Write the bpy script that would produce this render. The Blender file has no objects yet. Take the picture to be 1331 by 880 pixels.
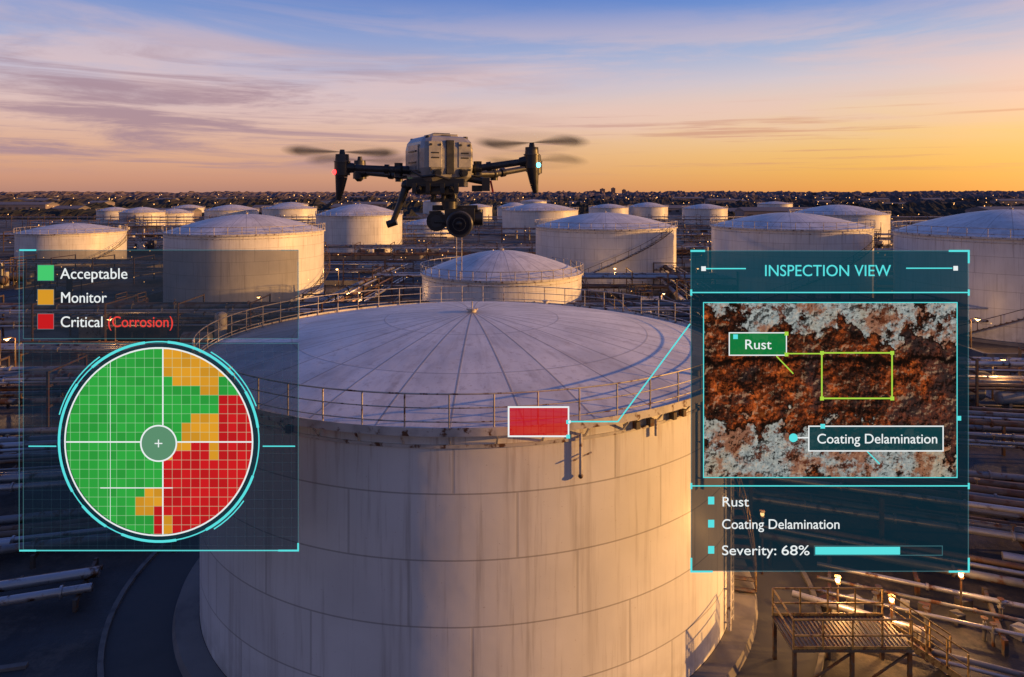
import bpy, math, random
from mathutils import Vector, Matrix, noise as mnoise
random.seed(7)
F=899.0; CX=665.5; HY=250.0; CZ=17.4
sc=bpy.context.scene
sc.view_settings.view_transform='Standard'; sc.view_settings.look='None'; sc.view_settings.exposure=0
def lin(r,g,b):
    f=lambda c:(c/255/12.92) if c/255<=0.04045 else ((c/255+0.055)/1.055)**2.4
    return (f(r),f(g),f(b),1)
# ---------------------------------------------------------------- node helper
class NT:
    def __init__(s,nt): s.nt=nt; s.n=nt.nodes; s.l=nt.links
    def new(s,t,**k):
        n=s.n.new(t)
        for a,b in k.items(): setattr(n,a,b)
        return n
    def put(s,sock,v):
        if hasattr(v,'is_output'): s.l.new(v,sock)
        else: sock.default_value=v
    def m(s,op,a,b=None,c=None,clamp=False):
        n=s.new('ShaderNodeMath',operation=op,use_clamp=clamp)
        s.put(n.inputs[0],a)
        if b is not None: s.put(n.inputs[1],b)
        if c is not None: s.put(n.inputs[2],c)
        return n.outputs[0]
    def mr(s,v,a,b,c=0.0,d=1.0,smooth=True):
        n=s.new('ShaderNodeMapRange',interpolation_type='SMOOTHSTEP' if smooth else 'LINEAR')
        s.put(n.inputs[0],v); 
        for i,x in enumerate((a,b,c,d)): n.inputs[i+1].default_value=x
        return n.outputs[0]
    def mix(s,f,a,b,t='MIX'):
        n=s.new('ShaderNodeMix',data_type='RGBA',blend_type=t)
        s.put(n.inputs[0],f); s.put(n.inputs[6],a); s.put(n.inputs[7],b); return n.outputs[2]
    def noise(s,vec,scale,detail=4,rough=.55,mapscale=None,loc=None,dist=0):
        if mapscale or loc:
            mp=s.new('ShaderNodeMapping'); s.l.new(vec,mp.inputs[0])
            if mapscale: mp.inputs['Scale'].default_value=mapscale
            if loc: mp.inputs['Location'].default_value=loc
            vec=mp.outputs[0]
        n=s.new('ShaderNodeTexNoise'); s.l.new(vec,n.inputs['Vector'])
        n.inputs['Scale'].default_value=scale; n.inputs['Detail'].default_value=detail
        n.inputs['Roughness'].default_value=rough; n.inputs['Distortion'].default_value=dist
        return n.outputs[0]
    def ramp(s,v,stops):
        n=s.new('ShaderNodeValToRGB'); s.put(n.inputs[0],v); cr=n.color_ramp
        cr.elements[0].position=stops[0][0]; cr.elements[0].color=stops[0][1]
        cr.elements[1].position=stops[-1][0]; cr.elements[1].color=stops[-1][1]
        for p,c in stops[1:-1]:
            e=cr.elements.new(p); e.color=c
        return n.outputs[0]
    def xyz(s,vec):
        n=s.new('ShaderNodeSeparateXYZ'); s.l.new(vec,n.inputs[0]); return n.outputs
    def bump(s,h,strength=.3,dist=.05):
        n=s.new('ShaderNodeBump'); s.put(n.inputs['Height'],h); n.inputs['Strength'].default_value=strength
        n.inputs['Distance'].default_value=dist; return n.outputs[0]
def newmat(name):
    m=bpy.data.materials.new(name); m.use_nodes=True
    t=NT(m.node_tree); p=m.node_tree.nodes['Principled BSDF']
    return m,t,p
def mat(name,col,rough=.6,metal=0,var=.25,scale=3,rust=0,bump=0,rustcol=(.13,.055,.025,1)):
    m,t,p=newmat(name)
    co=t.new('ShaderNodeTexCoord').outputs['Object']
    n=t.noise(co,scale,5)
    c=tuple(col[:3])+(1,)
    d=tuple(x*(1-var) for x in col[:3])+(1,); e=tuple(min(1,x*(1+var*.5)) for x in col[:3])+(1,)
    cc=t.ramp(n,[(.3,d),(.5,c),(.7,e)])
    if rust:
        n2=t.noise(co,scale*1.7,6,.65,loc=(7,3,2))
        cc=t.mix(t.mr(n2,.6-rust*.25,.7-rust*.2),cc,rustcol)
    t.put(p.inputs['Base Color'],cc); p.inputs['Metallic'].default_value=metal
    t.put(p.inputs['Roughness'],t.mr(n,.3,.7,max(.05,rough-.12),min(1,rough+.12),False))
    if bump: t.put(p.inputs['Normal'],t.bump(n,bump,.03))
    return m
def emis(name,col,strength=1,alpha=1):
    m=bpy.data.materials.new(name); m.use_nodes=True; t=NT(m.node_tree); t.n.clear()
    try: m.cycles.emission_sampling='NONE'
    except Exception: pass
    o=t.new('ShaderNodeOutputMaterial'); e=t.new('ShaderNodeEmission')
    e.inputs[0].default_value=tuple(col[:3])+(1,); e.inputs[1].default_value=strength
    if alpha<1:
        tr=t.new('ShaderNodeBsdfTransparent'); mx=t.new('ShaderNodeMixShader'); mx.inputs[0].default_value=alpha
        t.l.new(tr.outputs[0],mx.inputs[1]); t.l.new(e.outputs[0],mx.inputs[2]); t.l.new(mx.outputs[0],o.inputs[0])
    else: t.l.new(e.outputs[0],o.inputs[0])
    return m
# ---------------------------------------------------------------- mesh builder
class MB:
    def __init__(s): s.v=[];s.f=[];s.mi=[];s.sm=[];s.mats=[]
    def mid(s,m):
        if m not in s.mats: s.mats.append(m)
        return s.mats.index(m)
    def add(s,vs,fs,m,smooth=False):
        o=len(s.v); s.v+=[tuple(x) for x in vs]; k=s.mid(m)
        for f in fs: s.f.append(tuple(i+o for i in f)); s.mi.append(k); s.sm.append(smooth)
    def box(s,c,d,m,rot=0,mtx=None):
        x,y,z=[q/2 for q in d]
        vs=[Vector((a,b,e)) for a in(-x,x) for b in(-y,y) for e in(-z,z)]
        if mtx is None: mtx=Matrix.Rotation(rot,3,'Z')
        vs=[mtx@v+Vector(c) for v in vs]
        s.add(vs,[(0,1,3,2),(4,6,7,5),(0,4,5,1),(2,3,7,6),(0,2,6,4),(1,5,7,3)],m)
    def beam(s,a,b,w,h,m):
        a=Vector(a);b=Vector(b);d=(b-a)
        q=d.to_track_quat('X','Z').to_matrix()
        s.box((a+b)/2,(d.length,w,h),m,mtx=q)
    def cyl(s,a,b,r,m,n=10,r2=None,caps=True):
        a=Vector(a);b=Vector(b); r2=r if r2 is None else r2
        q=(b-a).to_track_quat('Z','Y').to_matrix(); vs=[]
        for (c,rr) in((a,r),(b,r2)):
            for i in range(n):
                t=2*math.pi*i/n; vs.append(q@Vector((rr*math.cos(t),rr*math.sin(t),0))+c)
        s.add(vs,[(i,(i+1)%n,n+(i+1)%n,n+i) for i in range(n)],m,True)
        if caps: s.add(vs,[tuple(range(n))[::-1],tuple(range(n,2*n))],m)
    def lathe(s,prof,m,n=64,c=(0,0,0),smooth=True,closed=False):
        vs=[];k=len(prof)
        for r,z in prof:
            for i in range(n):
                t=2*math.pi*i/n; vs.append((c[0]+r*math.cos(t),c[1]+r*math.sin(t),c[2]+z))
        fs=[]
        for j in range(k if closed else k-1):
            j2=(j+1)%k
            for i in range(n):
                fs.append((j*n+i,j*n+(i+1)%n,j2*n+(i+1)%n,j2*n+i))
        s.add(vs,fs,m,smooth)
    def ball(s,c,r,m,n=12,k=8,sc=(1,1,1)):
        vs=[];fs=[]
        for j in range(k+1):
            ph=math.pi*j/k
            for i in range(n):
                t=2*math.pi*i/n
                vs.append((c[0]+r*sc[0]*math.sin(ph)*math.cos(t),c[1]+r*sc[1]*math.sin(ph)*math.sin(t),c[2]+r*sc[2]*math.cos(ph)))
        for j in range(k):
            for i in range(n): fs.append((j*n+i,(j+1)*n+i,(j+1)*n+(i+1)%n,j*n+(i+1)%n))
        s.add(vs,fs,m,True)
    def obj(s,name,loc=(0,0,0),parent=None,bevel=0,seg=2):
        me=bpy.data.meshes.new(name); me.from_pydata(s.v,[],s.f)
        for m in s.mats: me.materials.append(m)
        me.polygons.foreach_set('material_index',s.mi); me.polygons.foreach_set('use_smooth',s.sm); me.update()
        o=bpy.data.objects.new(name,me); sc.collection.objects.link(o); o.location=loc
        if parent: o.parent=parent
        if bevel:
            b=o.modifiers.new('bevel','BEVEL'); b.width=bevel; b.segments=seg; b.limit_method='ANGLE'; b.angle_limit=math.radians(40)
        return o
def empty(name,loc=(0,0,0)):
    e=bpy.data.objects.new(name,None); sc.collection.objects.link(e); e.location=loc; return e
# ---------------------------------------------------------------- sun / world
AZ=math.radians(95); EL=math.radians(9)
sv=Vector((math.sin(AZ)*math.cos(EL),math.cos(AZ)*math.cos(EL),math.sin(EL)))
sl=bpy.data.lights.new('sun','SUN'); sl.energy=5.0; sl.angle=math.radians(.6); sl.color=(1,.50,.13)
so=bpy.data.objects.new('sun',sl); sc.collection.objects.link(so); so.rotation_euler=(-sv).to_track_quat('-Z','Y').to_euler(); so.location=(60,20,60)
w=bpy.data.worlds.new('World'); sc.world=w; w.use_nodes=True
t=NT(w.node_tree); t.n.clear()
out=t.new('ShaderNodeOutputWorld')
gen=t.new('ShaderNodeTexCoord').outputs['Generated']
nz=t.new('ShaderNodeVectorMath',operation='NORMALIZE'); t.l.new(gen,nz.inputs[0]); vec=nz.outputs[0]
x,y,z=t.xyz(vec)[:3]
az=t.m('ARCTAN2',x,y)
cold=t.ramp(z,[(0,lin(188,138,122)),(.018,lin(212,154,128)),(.05,lin(228,176,146)),(.09,lin(230,190,174)),(.13,lin(216,196,204)),(.18,lin(172,180,216)),(.25,lin(112,146,210)),(.30,lin(88,122,198)),(.5,lin(80,108,180)),(1,lin(72,96,162))])
warm=t.ramp(z,[(0,lin(250,168,78)),(.03,lin(255,192,92)),(.07,lin(255,208,130)),(.11,lin(250,214,176)),(.15,lin(224,210,212)),(.20,lin(166,186,222)),(.26,lin(106,144,214)),(.31,lin(88,126,202)),(.5,lin(84,112,182)),(1,lin(72,96,162))])
base=t.mix(t.mr(az,-.4,.7),cold,warm)
cv=t.new('ShaderNodeCombineXYZ'); t.l.new(az,cv.inputs[0]); t.l.new(z,cv.inputs[1]); cvo=cv.outputs[0]
n1=t.noise(cvo,2.6,9,.66,mapscale=(1,10,1),loc=(2.3,.15,0),dist=.6)
n2=t.noise(cvo,6,7,.62,mapscale=(.5,16,1),loc=(5.1,1.9,3),dist=.2)
leftm=t.mr(az,.2,-.4); band=t.m('MULTIPLY',t.mr(z,.015,.05),t.mr(z,.22,.13))
c1=t.m('MULTIPLY',t.m('MULTIPLY',t.mr(n1,.42,.60),leftm),band)
c1=t.m('MULTIPLY',c1,.85)
c2=t.m('MULTIPLY',t.m('MULTIPLY',t.mr(n2,.51,.65),t.m('MULTIPLY',t.mr(z,.02,.04),t.mr(z,.14,.08))),.6)
cc=t.m('MAXIMUM',c1,c2)
ccol=t.mix(t.mr(az,-.3,.5),lin(170,138,152),lin(216,150,122))
sky=base
n3=t.noise(cvo,1.9,7,.62,mapscale=(1,8,1),loc=(9,3,1),dist=.5)
sky=t.mix(t.m('MULTIPLY',t.mr(n3,.40,.64),t.m('MULTIPLY',t.mr(z,.05,.1),t.mr(z,.28,.18,0,.5))),sky,lin(242,204,194))
sky=t.mix(cc,sky,ccol)
# broad golden glow around the sun's bearing, low over the horizon; the sky behind the camera is darkened to cool the front walls
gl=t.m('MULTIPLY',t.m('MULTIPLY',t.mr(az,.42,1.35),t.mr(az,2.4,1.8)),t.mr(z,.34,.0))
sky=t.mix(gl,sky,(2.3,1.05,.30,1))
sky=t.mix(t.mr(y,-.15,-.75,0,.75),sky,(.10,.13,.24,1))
ns=t.new('ShaderNodeTexSky',sky_type='NISHITA'); ns.sun_disc=False; ns.sun_elevation=EL; ns.sun_rotation=AZ
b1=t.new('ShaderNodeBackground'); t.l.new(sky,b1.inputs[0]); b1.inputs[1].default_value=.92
b2=t.new('ShaderNodeBackground'); t.l.new(ns.outputs[0],b2.inputs[0]); b2.inputs[1].default_value=.004
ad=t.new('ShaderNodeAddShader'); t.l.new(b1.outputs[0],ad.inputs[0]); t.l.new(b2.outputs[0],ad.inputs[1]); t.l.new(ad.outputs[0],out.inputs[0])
# ---------------------------------------------------------------- camera
cam=bpy.data.cameras.new('camera'); co=bpy.data.objects.new('camera',cam); sc.collection.objects.link(co)
co.location=(0,0,CZ); co.rotation_euler=(math.radians(90),0,0); cam.sensor_width=36; cam.lens=F/1331*36
cam.shift_y=-190/1331; cam.clip_end=20000; cam.clip_start=.1; sc.camera=co
# ---------------------------------------------------------------- materials
def tank_wall_mat(name,h,nplates,course,tint=(.82,.80,.77),near=True):
    m,t,p=newmat(name); oc=t.new('ShaderNodeTexCoord').outputs['Object']
    x,y,z=t.xyz(oc)[:3]
    a=t.m('MULTIPLY',t.m('ADD',t.m('ARCTAN2',y,x),math.pi),nplates/(2*math.pi))
    zc=t.m('DIVIDE',z,course); row=t.m('FLOOR',zc)
    a=t.m('ADD',a,t.m('MULTIPLY',row,.37)); ca=t.m('FLOOR',a)
    wv=t.new('ShaderNodeCombineXYZ'); t.l.new(ca,wv.inputs[0]); t.l.new(row,wv.inputs[1])
    wn=t.new('ShaderNodeTexWhiteNoise',noise_dimensions='3D'); t.l.new(wv.outputs[0],wn.inputs[0]); pv=wn.outputs[0]
    ea=t.m('SUBTRACT',.5,t.m('ABSOLUTE',t.m('SUBTRACT',t.m('FRACT',a),.5)))
    ez=t.m('SUBTRACT',.5,t.m('ABSOLUTE',t.m('SUBTRACT',t.m('FRACT',zc),.5)))
    sa=t.mr(ea,.004,.010,1,0); sz=t.mr(ez,.006,.016,1,0)
    seam=t.m('MAXIMUM',t.m('MULTIPLY',sa,.6),sz)
    b=tint+(1,)
    c=t.mix(t.mr(t.noise(oc,.35,4,.5),.3,.7),b,tuple(q*.86 for q in tint)+(1,))
    c=t.mix(t.m('MULTIPLY',pv,.18),c,tuple(q*.62 for q in tint)+(1,))
    st=t.noise(oc,2.2,5,.6,mapscale=(1,1,.05)); 
    c=t.mix(t.mr(st,.5,.74,0,.48),c,(.38,.34,.31,1))
    st1=t.noise(oc,6,4,.6,mapscale=(1,1,.04),loc=(3,1,0)); 
    c=t.mix(t.mr(st1,.54,.78,0,.42),c,(.32,.28,.24,1))
    topf=t.m('POWER',t.mr(z,h-4.0,h,0,1,False),2.2)
    st2=t.noise(oc,3.6,5,.6,mapscale=(1,1,.07),loc=(11,5,0))
    c=t.mix(t.m('MULTIPLY',t.mr(st2,.54,.7),t.m('MULTIPLY',topf,.6)),c,(.28,.16,.09,1))
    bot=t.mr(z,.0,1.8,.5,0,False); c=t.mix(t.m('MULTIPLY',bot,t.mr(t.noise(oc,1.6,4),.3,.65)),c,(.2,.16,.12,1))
    c=t.mix(t.m('MULTIPLY',seam,.62),c,(.22,.19,.17,1))
    sp=t.noise(oc,14,3,.6,loc=(1,8,3)); c=t.mix(t.mr(sp,.68,.76,0,.5),c,(.25,.14,.08,1))
    t.put(p.inputs['Base Color'],c); p.inputs['Roughness'].default_value=.38
    t.put(p.inputs['Normal'],t.bump(t.m('ADD',t.m('MULTIPLY',t.noise(oc,.9,2),.5),t.m('MULTIPLY',seam,-.08)),.25,.12))
    return m
def dome_mat(name,n,rw,tint=(.72,.71,.72)):
    m,t,p=newmat(name); oc=t.new('ShaderNodeTexCoord').outputs['Object']
    x,y,z=t.xyz(oc)[:3]
    r=t.m('SQRT',t.m('ADD',t.m('MULTIPLY',x,x),t.m('MULTIPLY',y,y)))
    rb=t.m('DIVIDE',r,rw); row=t.m('FLOOR',rb)
    a=t.m('MULTIPLY',t.m('ADD',t.m('ARCTAN2',y,x),math.pi),n/(2*math.pi)); ca=t.m('FLOOR',a)
    wv=t.new('ShaderNodeCombineXYZ'); t.l.new(ca,wv.inputs[0]); t.l.new(row,wv.inputs[1])
    wn=t.new('ShaderNodeTexWhiteNoise',noise_dimensions='3D'); t.l.new(wv.outputs[0],wn.inputs[0]); pv=wn.outputs[0]
    ea=t.m('MULTIPLY',t.m('SUBTRACT',.5,t.m('ABSOLUTE',t.m('SUBTRACT',t.m('FRACT',a),.5))),t.m('MULTIPLY',r,2*math.pi/n))
    er=t.m('MULTIPLY',t.m('SUBTRACT',.5,t.m('ABSOLUTE',t.m('SUBTRACT',t.m('FRACT',rb),.5))),rw)
    seam=t.m('MAXIMUM',t.mr(ea,.018,.055,1,0),t.mr(er,.018,.055,.7,0))
    b=tint+(1,)
    c=t.mix(t.mr(t.noise(oc,.4,5,.55),.35,.7),b,tuple(q*.74 for q in tint)+(1,))
    c=t.mix(t.m('MULTIPLY',pv,.26),c,tuple(q*.6 for q in tint)+(1,))
    pol=t.new('ShaderNodeCombineXYZ'); t.l.new(t.m('MULTIPLY',a,1.0),pol.inputs[0]); t.l.new(t.m('MULTIPLY',r,.12),pol.inputs[1])
    st=t.noise(pol.outputs[0],2.6,5,.65); c=t.mix(t.mr(st,.46,.72,0,.6),c,(.36,.32,.31,1))
    st=t.noise(oc,2.5,6,.7,loc=(4,4,4)); c=t.mix(t.mr(st,.52,.72,0,.55),c,(.33,.27,.24,1))
    st=t.noise(oc,9,4,.7,loc=(1,7,4)); c=t.mix(t.mr(st,.60,.70,0,.5),c,(.27,.20,.16,1))
    c=t.mix(t.m('MULTIPLY',seam,.6),c,(.15,.13,.13,1))
    t.put(p.inputs['Base Color'],c); p.inputs['Roughness'].default_value=.45
    t.put(p.inputs['Normal'],t.bump(t.m('ADD',t.m('MULTIPLY',t.noise(oc,.8,2),.5),t.m('MULTIPLY',seam,.12)),.35,.12))
    return m
railM=mat('galvanised_rail',(.50,.46,.42),.5,.2,.25,2,rust=.3)
ledgeM=mat('rim_steel',(.56,.53,.5),.6,.1,.3,1.6,rust=.28)
steelM=mat('dark_steel',(.10,.085,.075),.6,.3,.3,1.5,rust=.6)
pipeA=mat('pipe_silver',(.42,.41,.42),.38,.6,.2,.8,rust=.25)
pipeB=mat('pipe_grey',(.20,.20,.21),.5,.4,.3,.8,rust=.4)
pipeC=mat('pipe_brown',(.17,.11,.075),.6,.2,.3,.8,rust=.5)
yelM=mat('weathered_yellow_steel',(.36,.24,.08),.55,.1,.3,3,rust=.4)
concM=mat('concrete',(.17,.155,.145),.85,0,.35,.8,bump=.3)
kerbM=mat('kerb_concrete',(.13,.12,.115),.9,0,.5,1.5,bump=.3)
asphM=mat('asphalt',(.05,.05,.052),.8,0,.4,.5,bump=.4)
markM=mat('road_paint',(.4,.38,.32),.7,0,.5,2)
eqA=mat('equipment_paint',(.36,.35,.33),.6,.1,.35,.5,rust=.4)
eqB=mat('equipment_dark',(.09,.085,.085),.6,.2,.3,.5,rust=.4)
lampM=emis('lamp_glow',(1,.56,.2),12)
lampS=emis('lamp_far_glow',(1,.48,.15),3.6)
# ---------------------------------------------------------------- ground
m,t,p=newmat('ground_earth'); oc=t.new('ShaderNodeTexCoord').outputs['Object']
gx,gy,gz=t.xyz(oc)[:3]
c=t.ramp(t.noise(oc,.06,7,.62),[(.3,(.028,.028,.032,1)),(.5,(.055,.05,.047,1)),(.62,(.095,.075,.06,1)),(.75,(.12,.10,.085,1))])
c=t.mix(t.mr(t.noise(oc,1.1,6,.7),.45,.7,0,.6),c,(.035,.032,.03,1))
c=t.mix(t.mr(t.noise(oc,.35,8,.75,loc=(5,9,0)),.5,.62,0,.5),c,(.13,.105,.085,1))
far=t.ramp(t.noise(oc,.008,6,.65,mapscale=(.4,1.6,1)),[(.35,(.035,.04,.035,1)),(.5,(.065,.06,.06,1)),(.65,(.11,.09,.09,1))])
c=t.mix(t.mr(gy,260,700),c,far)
c=t.mix(t.mr(gy,900,4000),c,(.17,.13,.15,1))  # distance haze painted into the ground colour
t.put(p.inputs['Base Color'],c); t.put(p.inputs['Roughness'],t.mr(t.noise(oc,.15,4),.4,.65,.5,.95))
p.inputs['Specular IOR Level'].default_value=.25
t.put(p.inputs['Normal'],t.bump(t.noise(oc,1.5,6,.7),.5,.12)); groundM=m
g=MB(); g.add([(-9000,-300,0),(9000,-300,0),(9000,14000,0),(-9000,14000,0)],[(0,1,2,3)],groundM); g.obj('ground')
# ---------------------------------------------------------------- storage tanks
def rail_ring(mb,r,z0,h,n,pr,m,seg=None,mids=2,a0=0):
    seg=seg or n
    for k in range(mids+1):
        zz=z0+h*(1-k/(mids+.6)); rr=pr*(1 if k==0 else .75)
        prof=[(r+rr*math.cos(q*math.pi/3),zz+rr*math.sin(q*math.pi/3)) for q in range(6)]
        mb.lathe(prof,m,seg,closed=True)
    for i in range(n):
        t=2*math.pi*(i+a0)/n; x,y=r*math.cos(t),r*math.sin(t)
        mb.cyl((x,y,z0),(x,y,z0+h),pr,m,6,caps=False)
MATS={}
def tank(X,Y,r,h,rise,detail=1):
    key=(detail,round(h))
    if key not in MATS:
        MATS[key]=(tank_wall_mat('tank_shell_paint_%d_%d'%key,h,14,h/6 if detail<2 else 2.04),dome_mat('tank_roof_paint_%d_%d'%key,26 if detail<2 else 32,4.1))
    wm,dm=MATS[key]
    root=empty('storage_tank',(X,Y,0)); n=160 if detail==2 else 64
    s=MB(); s.lathe([(r,0.3),(r,h-.02)],wm,n); s.obj('shell',(0,0,0),root)
    d=MB(); prof=[]
    for i in range(15):
        q=i/14; rr=(r+.06)*(1-q); prof.append((max(rr,.001),h+rise*(1-(1-q)**1.7)))
    d.lathe(prof,dm,n); d.obj('domed_roof',(0,0,0),root)
    k=MB(); lw=.34 if detail==2 else .25
    k.lathe([(r-.01,h-.16),(r+lw,h-.16),(r+lw,h),(r+lw,h+.10),(r+lw-.03,h+.10),(r+lw-.03,h+.004),(r-.01,h+.004)],ledgeM,n,smooth=False)
    k.lathe([(r+.005,h-.62),(r+.05,h-.62),(r+.05,h-.52),(r+.005,h-.52)],ledgeM,n,smooth=False,closed=True)
    if detail==2:
        nb=52
        for i in range(nb):
            t=2*math.pi*i/nb; c0=Vector((math.cos(t),math.sin(t),0))
            k.beam(c0*(r+.02)+Vector((0,0,h-.5)),c0*(r+lw-.04)+Vector((0,0,h-.18)),.05,.05,ledgeM)
    k.obj('rim_walkway',(0,0,0),root)
    q=MB(); rail_ring(q,r+lw-.08,h+.004,1.1,{2:56,1:40,0:30}[detail],{2:.028,1:.045,0:.07}[detail],railM,n if detail==2 else 64,mids=2 if detail==2 else 1)
    q.obj('guard_rail',(0,0,0),root)
    f=MB(); f.lathe([(r+.02,.3),(r+.9,.3),(r+1.0,0)],concM,n,smooth=False); f.obj('foundation_ring',(0,0,0),root)
    v=MB(); v.cyl((0,0,h+rise-.1),(0,0,h+rise+.10),.2,ledgeM,16); v.cyl((0,0,h+rise+.10),(0,0,h+rise+.17),.28,railM,16)
    v.cyl((0,0,h+rise+.15),(0,0,h+rise+.5),.03,railM,6)
    v.obj('roof_vent',(0,0,0),root)
    if detail>=1 and detail<2:
        st=MB(); a0=random.uniform(-.9,-.5) if X<0 else random.uniform(-2.6,-2.2)
        N=int(h/.25); 
        for i in range(N):
            t=a0+i*.55/(r+.5); z=.3+i*(h-.3)/N; c0=Vector((math.cos(t),math.sin(t),0))
            st.beam(c0*(r+.05)+Vector((0,0,z)),c0*(r+.95)+Vector((0,0,z)),.28,.05,steelM)
            if i%4==0: st.cyl(c0*(r+.95)+Vector((0,0,z)),c0*(r+.95)+Vector((0,0,z+1.1)),.04,steelM,5)
            if i:
                st.cyl(pp+Vector((0,0,1.1)),c0*(r+.95)+Vector((0,0,z+1.1)),.04,steelM,5)
                st.cyl(pp,c0*(r+.95)+Vector((0,0,z)),.07,steelM,5)
            pp=c0*(r+.95)+Vector((0,0,z))
        st.obj('spiral_stair',(0,0,0),root)
    return root
MX,MY,MR,MH=-1.9,33.0,11.85,10.2
main=tank(MX,MY,MR,MH,1.5,2)
def T(xl,xr,yrim,yap,d,det=1):
    r=(xr-xl)/2*d/F*.985; X=((xl+xr)/2-CX)/F*d; zr=CZ-(yrim-HY)/F*d; za=CZ-(yap-HY)/F*d
    return tank(X,d,r,zr,max(.5,za-zr),det)
T(222,419,300,278,108); T(32,157,301,290,172); T(412,523,279,265,200); TD=T(548,757,353,325,88)
T(695,878,294,276,132); T(927,1125,294,276,112); T(1178,1450,303,272,90)
T(1030,1150,278,266,240,0); T(887,945,271,265,380,0); T(816,868,269,263,430,0); T(765,817,270,265,420,0)
T(652,752,273,264,290,0); T(342,411,271,265,390,0); T(268,335,273,266,400,0); T(203,250,277,271,370,0)
T(158,212,276,269,355,0); T(128,170,274,269,385,0); T(600,640,269,265,420,0); T(524,592,291,284,270,0); T(646,690,270,263,400,0)
T(225,265,270,266,520,0)
ms=MB()
for dx in(-5.1,-4.5): ms.cyl((dx,-8.6,7.2),(dx,-8.6,12.2),.045,railM,6)
for q in range(9): ms.cyl((-5.1,-8.6,7.6+q*.5),(-4.5,-8.6,7.6+q*.5),.025,railM,5)
ms.obj('level_gauge_mast',(0,0,0),TD)
# fittings of the big tank
fx=MB()
def onwall(px,z,off=0.0):
    a=math.asin(max(-1,min(1,px/MR))); return Vector(((MR+off)*math.sin(a),-(MR+off)*math.cos(a),z))
for bx,zt,zb,r_ in((4.0,MH-.35,MH-1.7,.05),(10.2,MH-.3,.4,.09),(10.55,MH-.3,.4,.045),(6.6,MH-.35,MH-.9,.05),(8.6,MH-.3,MH-3.4,.08)):
    fx.cyl(onwall(bx,zt,.16),onwall(bx,zb,.16),r_,ledgeM,10)
    z=zt-.15
    while z>zb:
        fx.beam(onwall(bx,z,.0),onwall(bx,z,.2),.06,.04,ledgeM); z-=1.3
fx.beam(onwall(3.7,MH-1.2,.17),onwall(4.35,MH-1.0,.17),.04,.04,ledgeM); fx.ball(onwall(4.0,MH-1.7,.16),.08,steelM)
for bx in(5.9,6.4,7.3,7.7,-5.2,-8.8): fx.box(onwall(bx,MH-.4,.14),(.16,.2,.24),steelM,rot=math.asin(bx/MR))
for i in range(30):
    z=.6+i*.32
    if z<MH-.4: fx.cyl(onwall(10.2,z,.17),onwall(10.55,z,.17),.018,ledgeM,5)
fx.obj('wall_pipes_and_ladder',(0,0,0),main)
st=MB(); N=38; pp=None
for i in range(N):
    a=-.28+i*.032; z=.4+i*.262; c0=Vector((math.cos(a),math.sin(a),0))
    st.beam(c0*(MR+.05)+Vector((0,0,z)),c0*(MR+.95)+Vector((0,0,z)),.3,.04,steelM)
    p1=c0*(MR+.95)+Vector((0,0,z))
    if i%3==0: st.cyl(p1,p1+Vector((0,0,1.1)),.025,yelM,6)
    if pp is not None:
        st.cyl(pp+Vector((0,0,1.1)),p1+Vector((0,0,1.1)),.025,yelM,6); st.cyl(pp+Vector((0,0,.55)),p1+Vector((0,0,.55)),.018,yelM,6); st.beam(pp,p1,.04,.18,steelM)
    pp=p1
st.obj('spiral_stair',(0,0,0),main)
rf=MB()
for a in(-2.55,-.62,1.2):
    c0=Vector((math.cos(a),math.sin(a),0))*(MR-.8); zz=MH+.2
    rf.cyl(c0+Vector((0,0,zz-.2)),c0+Vector((0,0,zz+.2)),.14,ledgeM,14); rf.cyl(c0+Vector((0,0,zz+.18)),c0+Vector((0,0,zz+.24)),.22,railM,14)
rf.obj('roof_nozzles',(0,0,0),main)
# ---------------------------------------------------------------- apron + roads + kerbs + bund walls
ap=MB(); ap.lathe([(MR+1.0,.004),(MR+3.3,.004)],asphM,96,smooth=False); ap.obj('asphalt_apron',(MX,MY,0))
kb=MB(); kb.lathe([(MR+3.3,0),(MR+3.3,.13),(MR+3.5,.13),(MR+3.5,0)],kerbM,96,smooth=False); kb.obj('kerb',(MX,MY,0))
def road(p0,p1,wd,marks=True):
    p0=Vector(p0+(0,));p1=Vector(p1+(0,)); d=(p1-p0).normalized(); n=Vector((-d.y,d.x,0))
    mb=MB(); z=Vector((0,0,.006))
    mb.add([p0-n*wd/2+z,p0+n*wd/2+z,p1+n*wd/2+z,p1-n*wd/2+z],[(0,3,2,1)],asphM)
    if marks:
        L=(p1-p0).length; q=0
        while q<L-3:
            a=p0+d*q; b=p0+d*(q+2.4); z2=Vector((0,0,.011)); mb.add([a-n*.07+z2,b-n*.07+z2,b+n*.07+z2,a+n*.07+z2],[(0,1,2,3)],markM); q+=6
    for sgn in(-1,1):
        mb.beam(p0+n*sgn*(wd/2+.13)+Vector((0,0,.06)),p1+n*sgn*(wd/2+.13)+Vector((0,0,.06)),.24,.13,kerbM)
    mb.obj('access_road')
road((-60,12.5),(-17.3,23.5),3.6,False); road((-120,70),(-22,64),6); road((20,61),(160,48),6); road((-300,232),(300,226),9,False); road((-95,76),(-60,250),7,False)
def bund(x0,y0,x1,y1,h=1.1):
    mb=MB(); a=.35
    for (p,q) in(((x0,y0),(x1,y0)),((x0,y1),(x1,y1))): mb.box(((p[0]+q[0])/2,p[1],h/2),(x1-x0,a,h),concM)
    for xx in(x0,x1): mb.box((xx,(y0+y1)/2,h/2-.01),(a,y1-y0-a-.01,h-.02),concM)
    mb.obj('bund_wall')
bund(-58,90,-24,128); bund(-22,72,22,106); bund(10,112,40,152); bund(32,94,62,136); bund(48,70,100,112); bund(-130,152,-80,196); bund(-64,180,-24,222)
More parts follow.
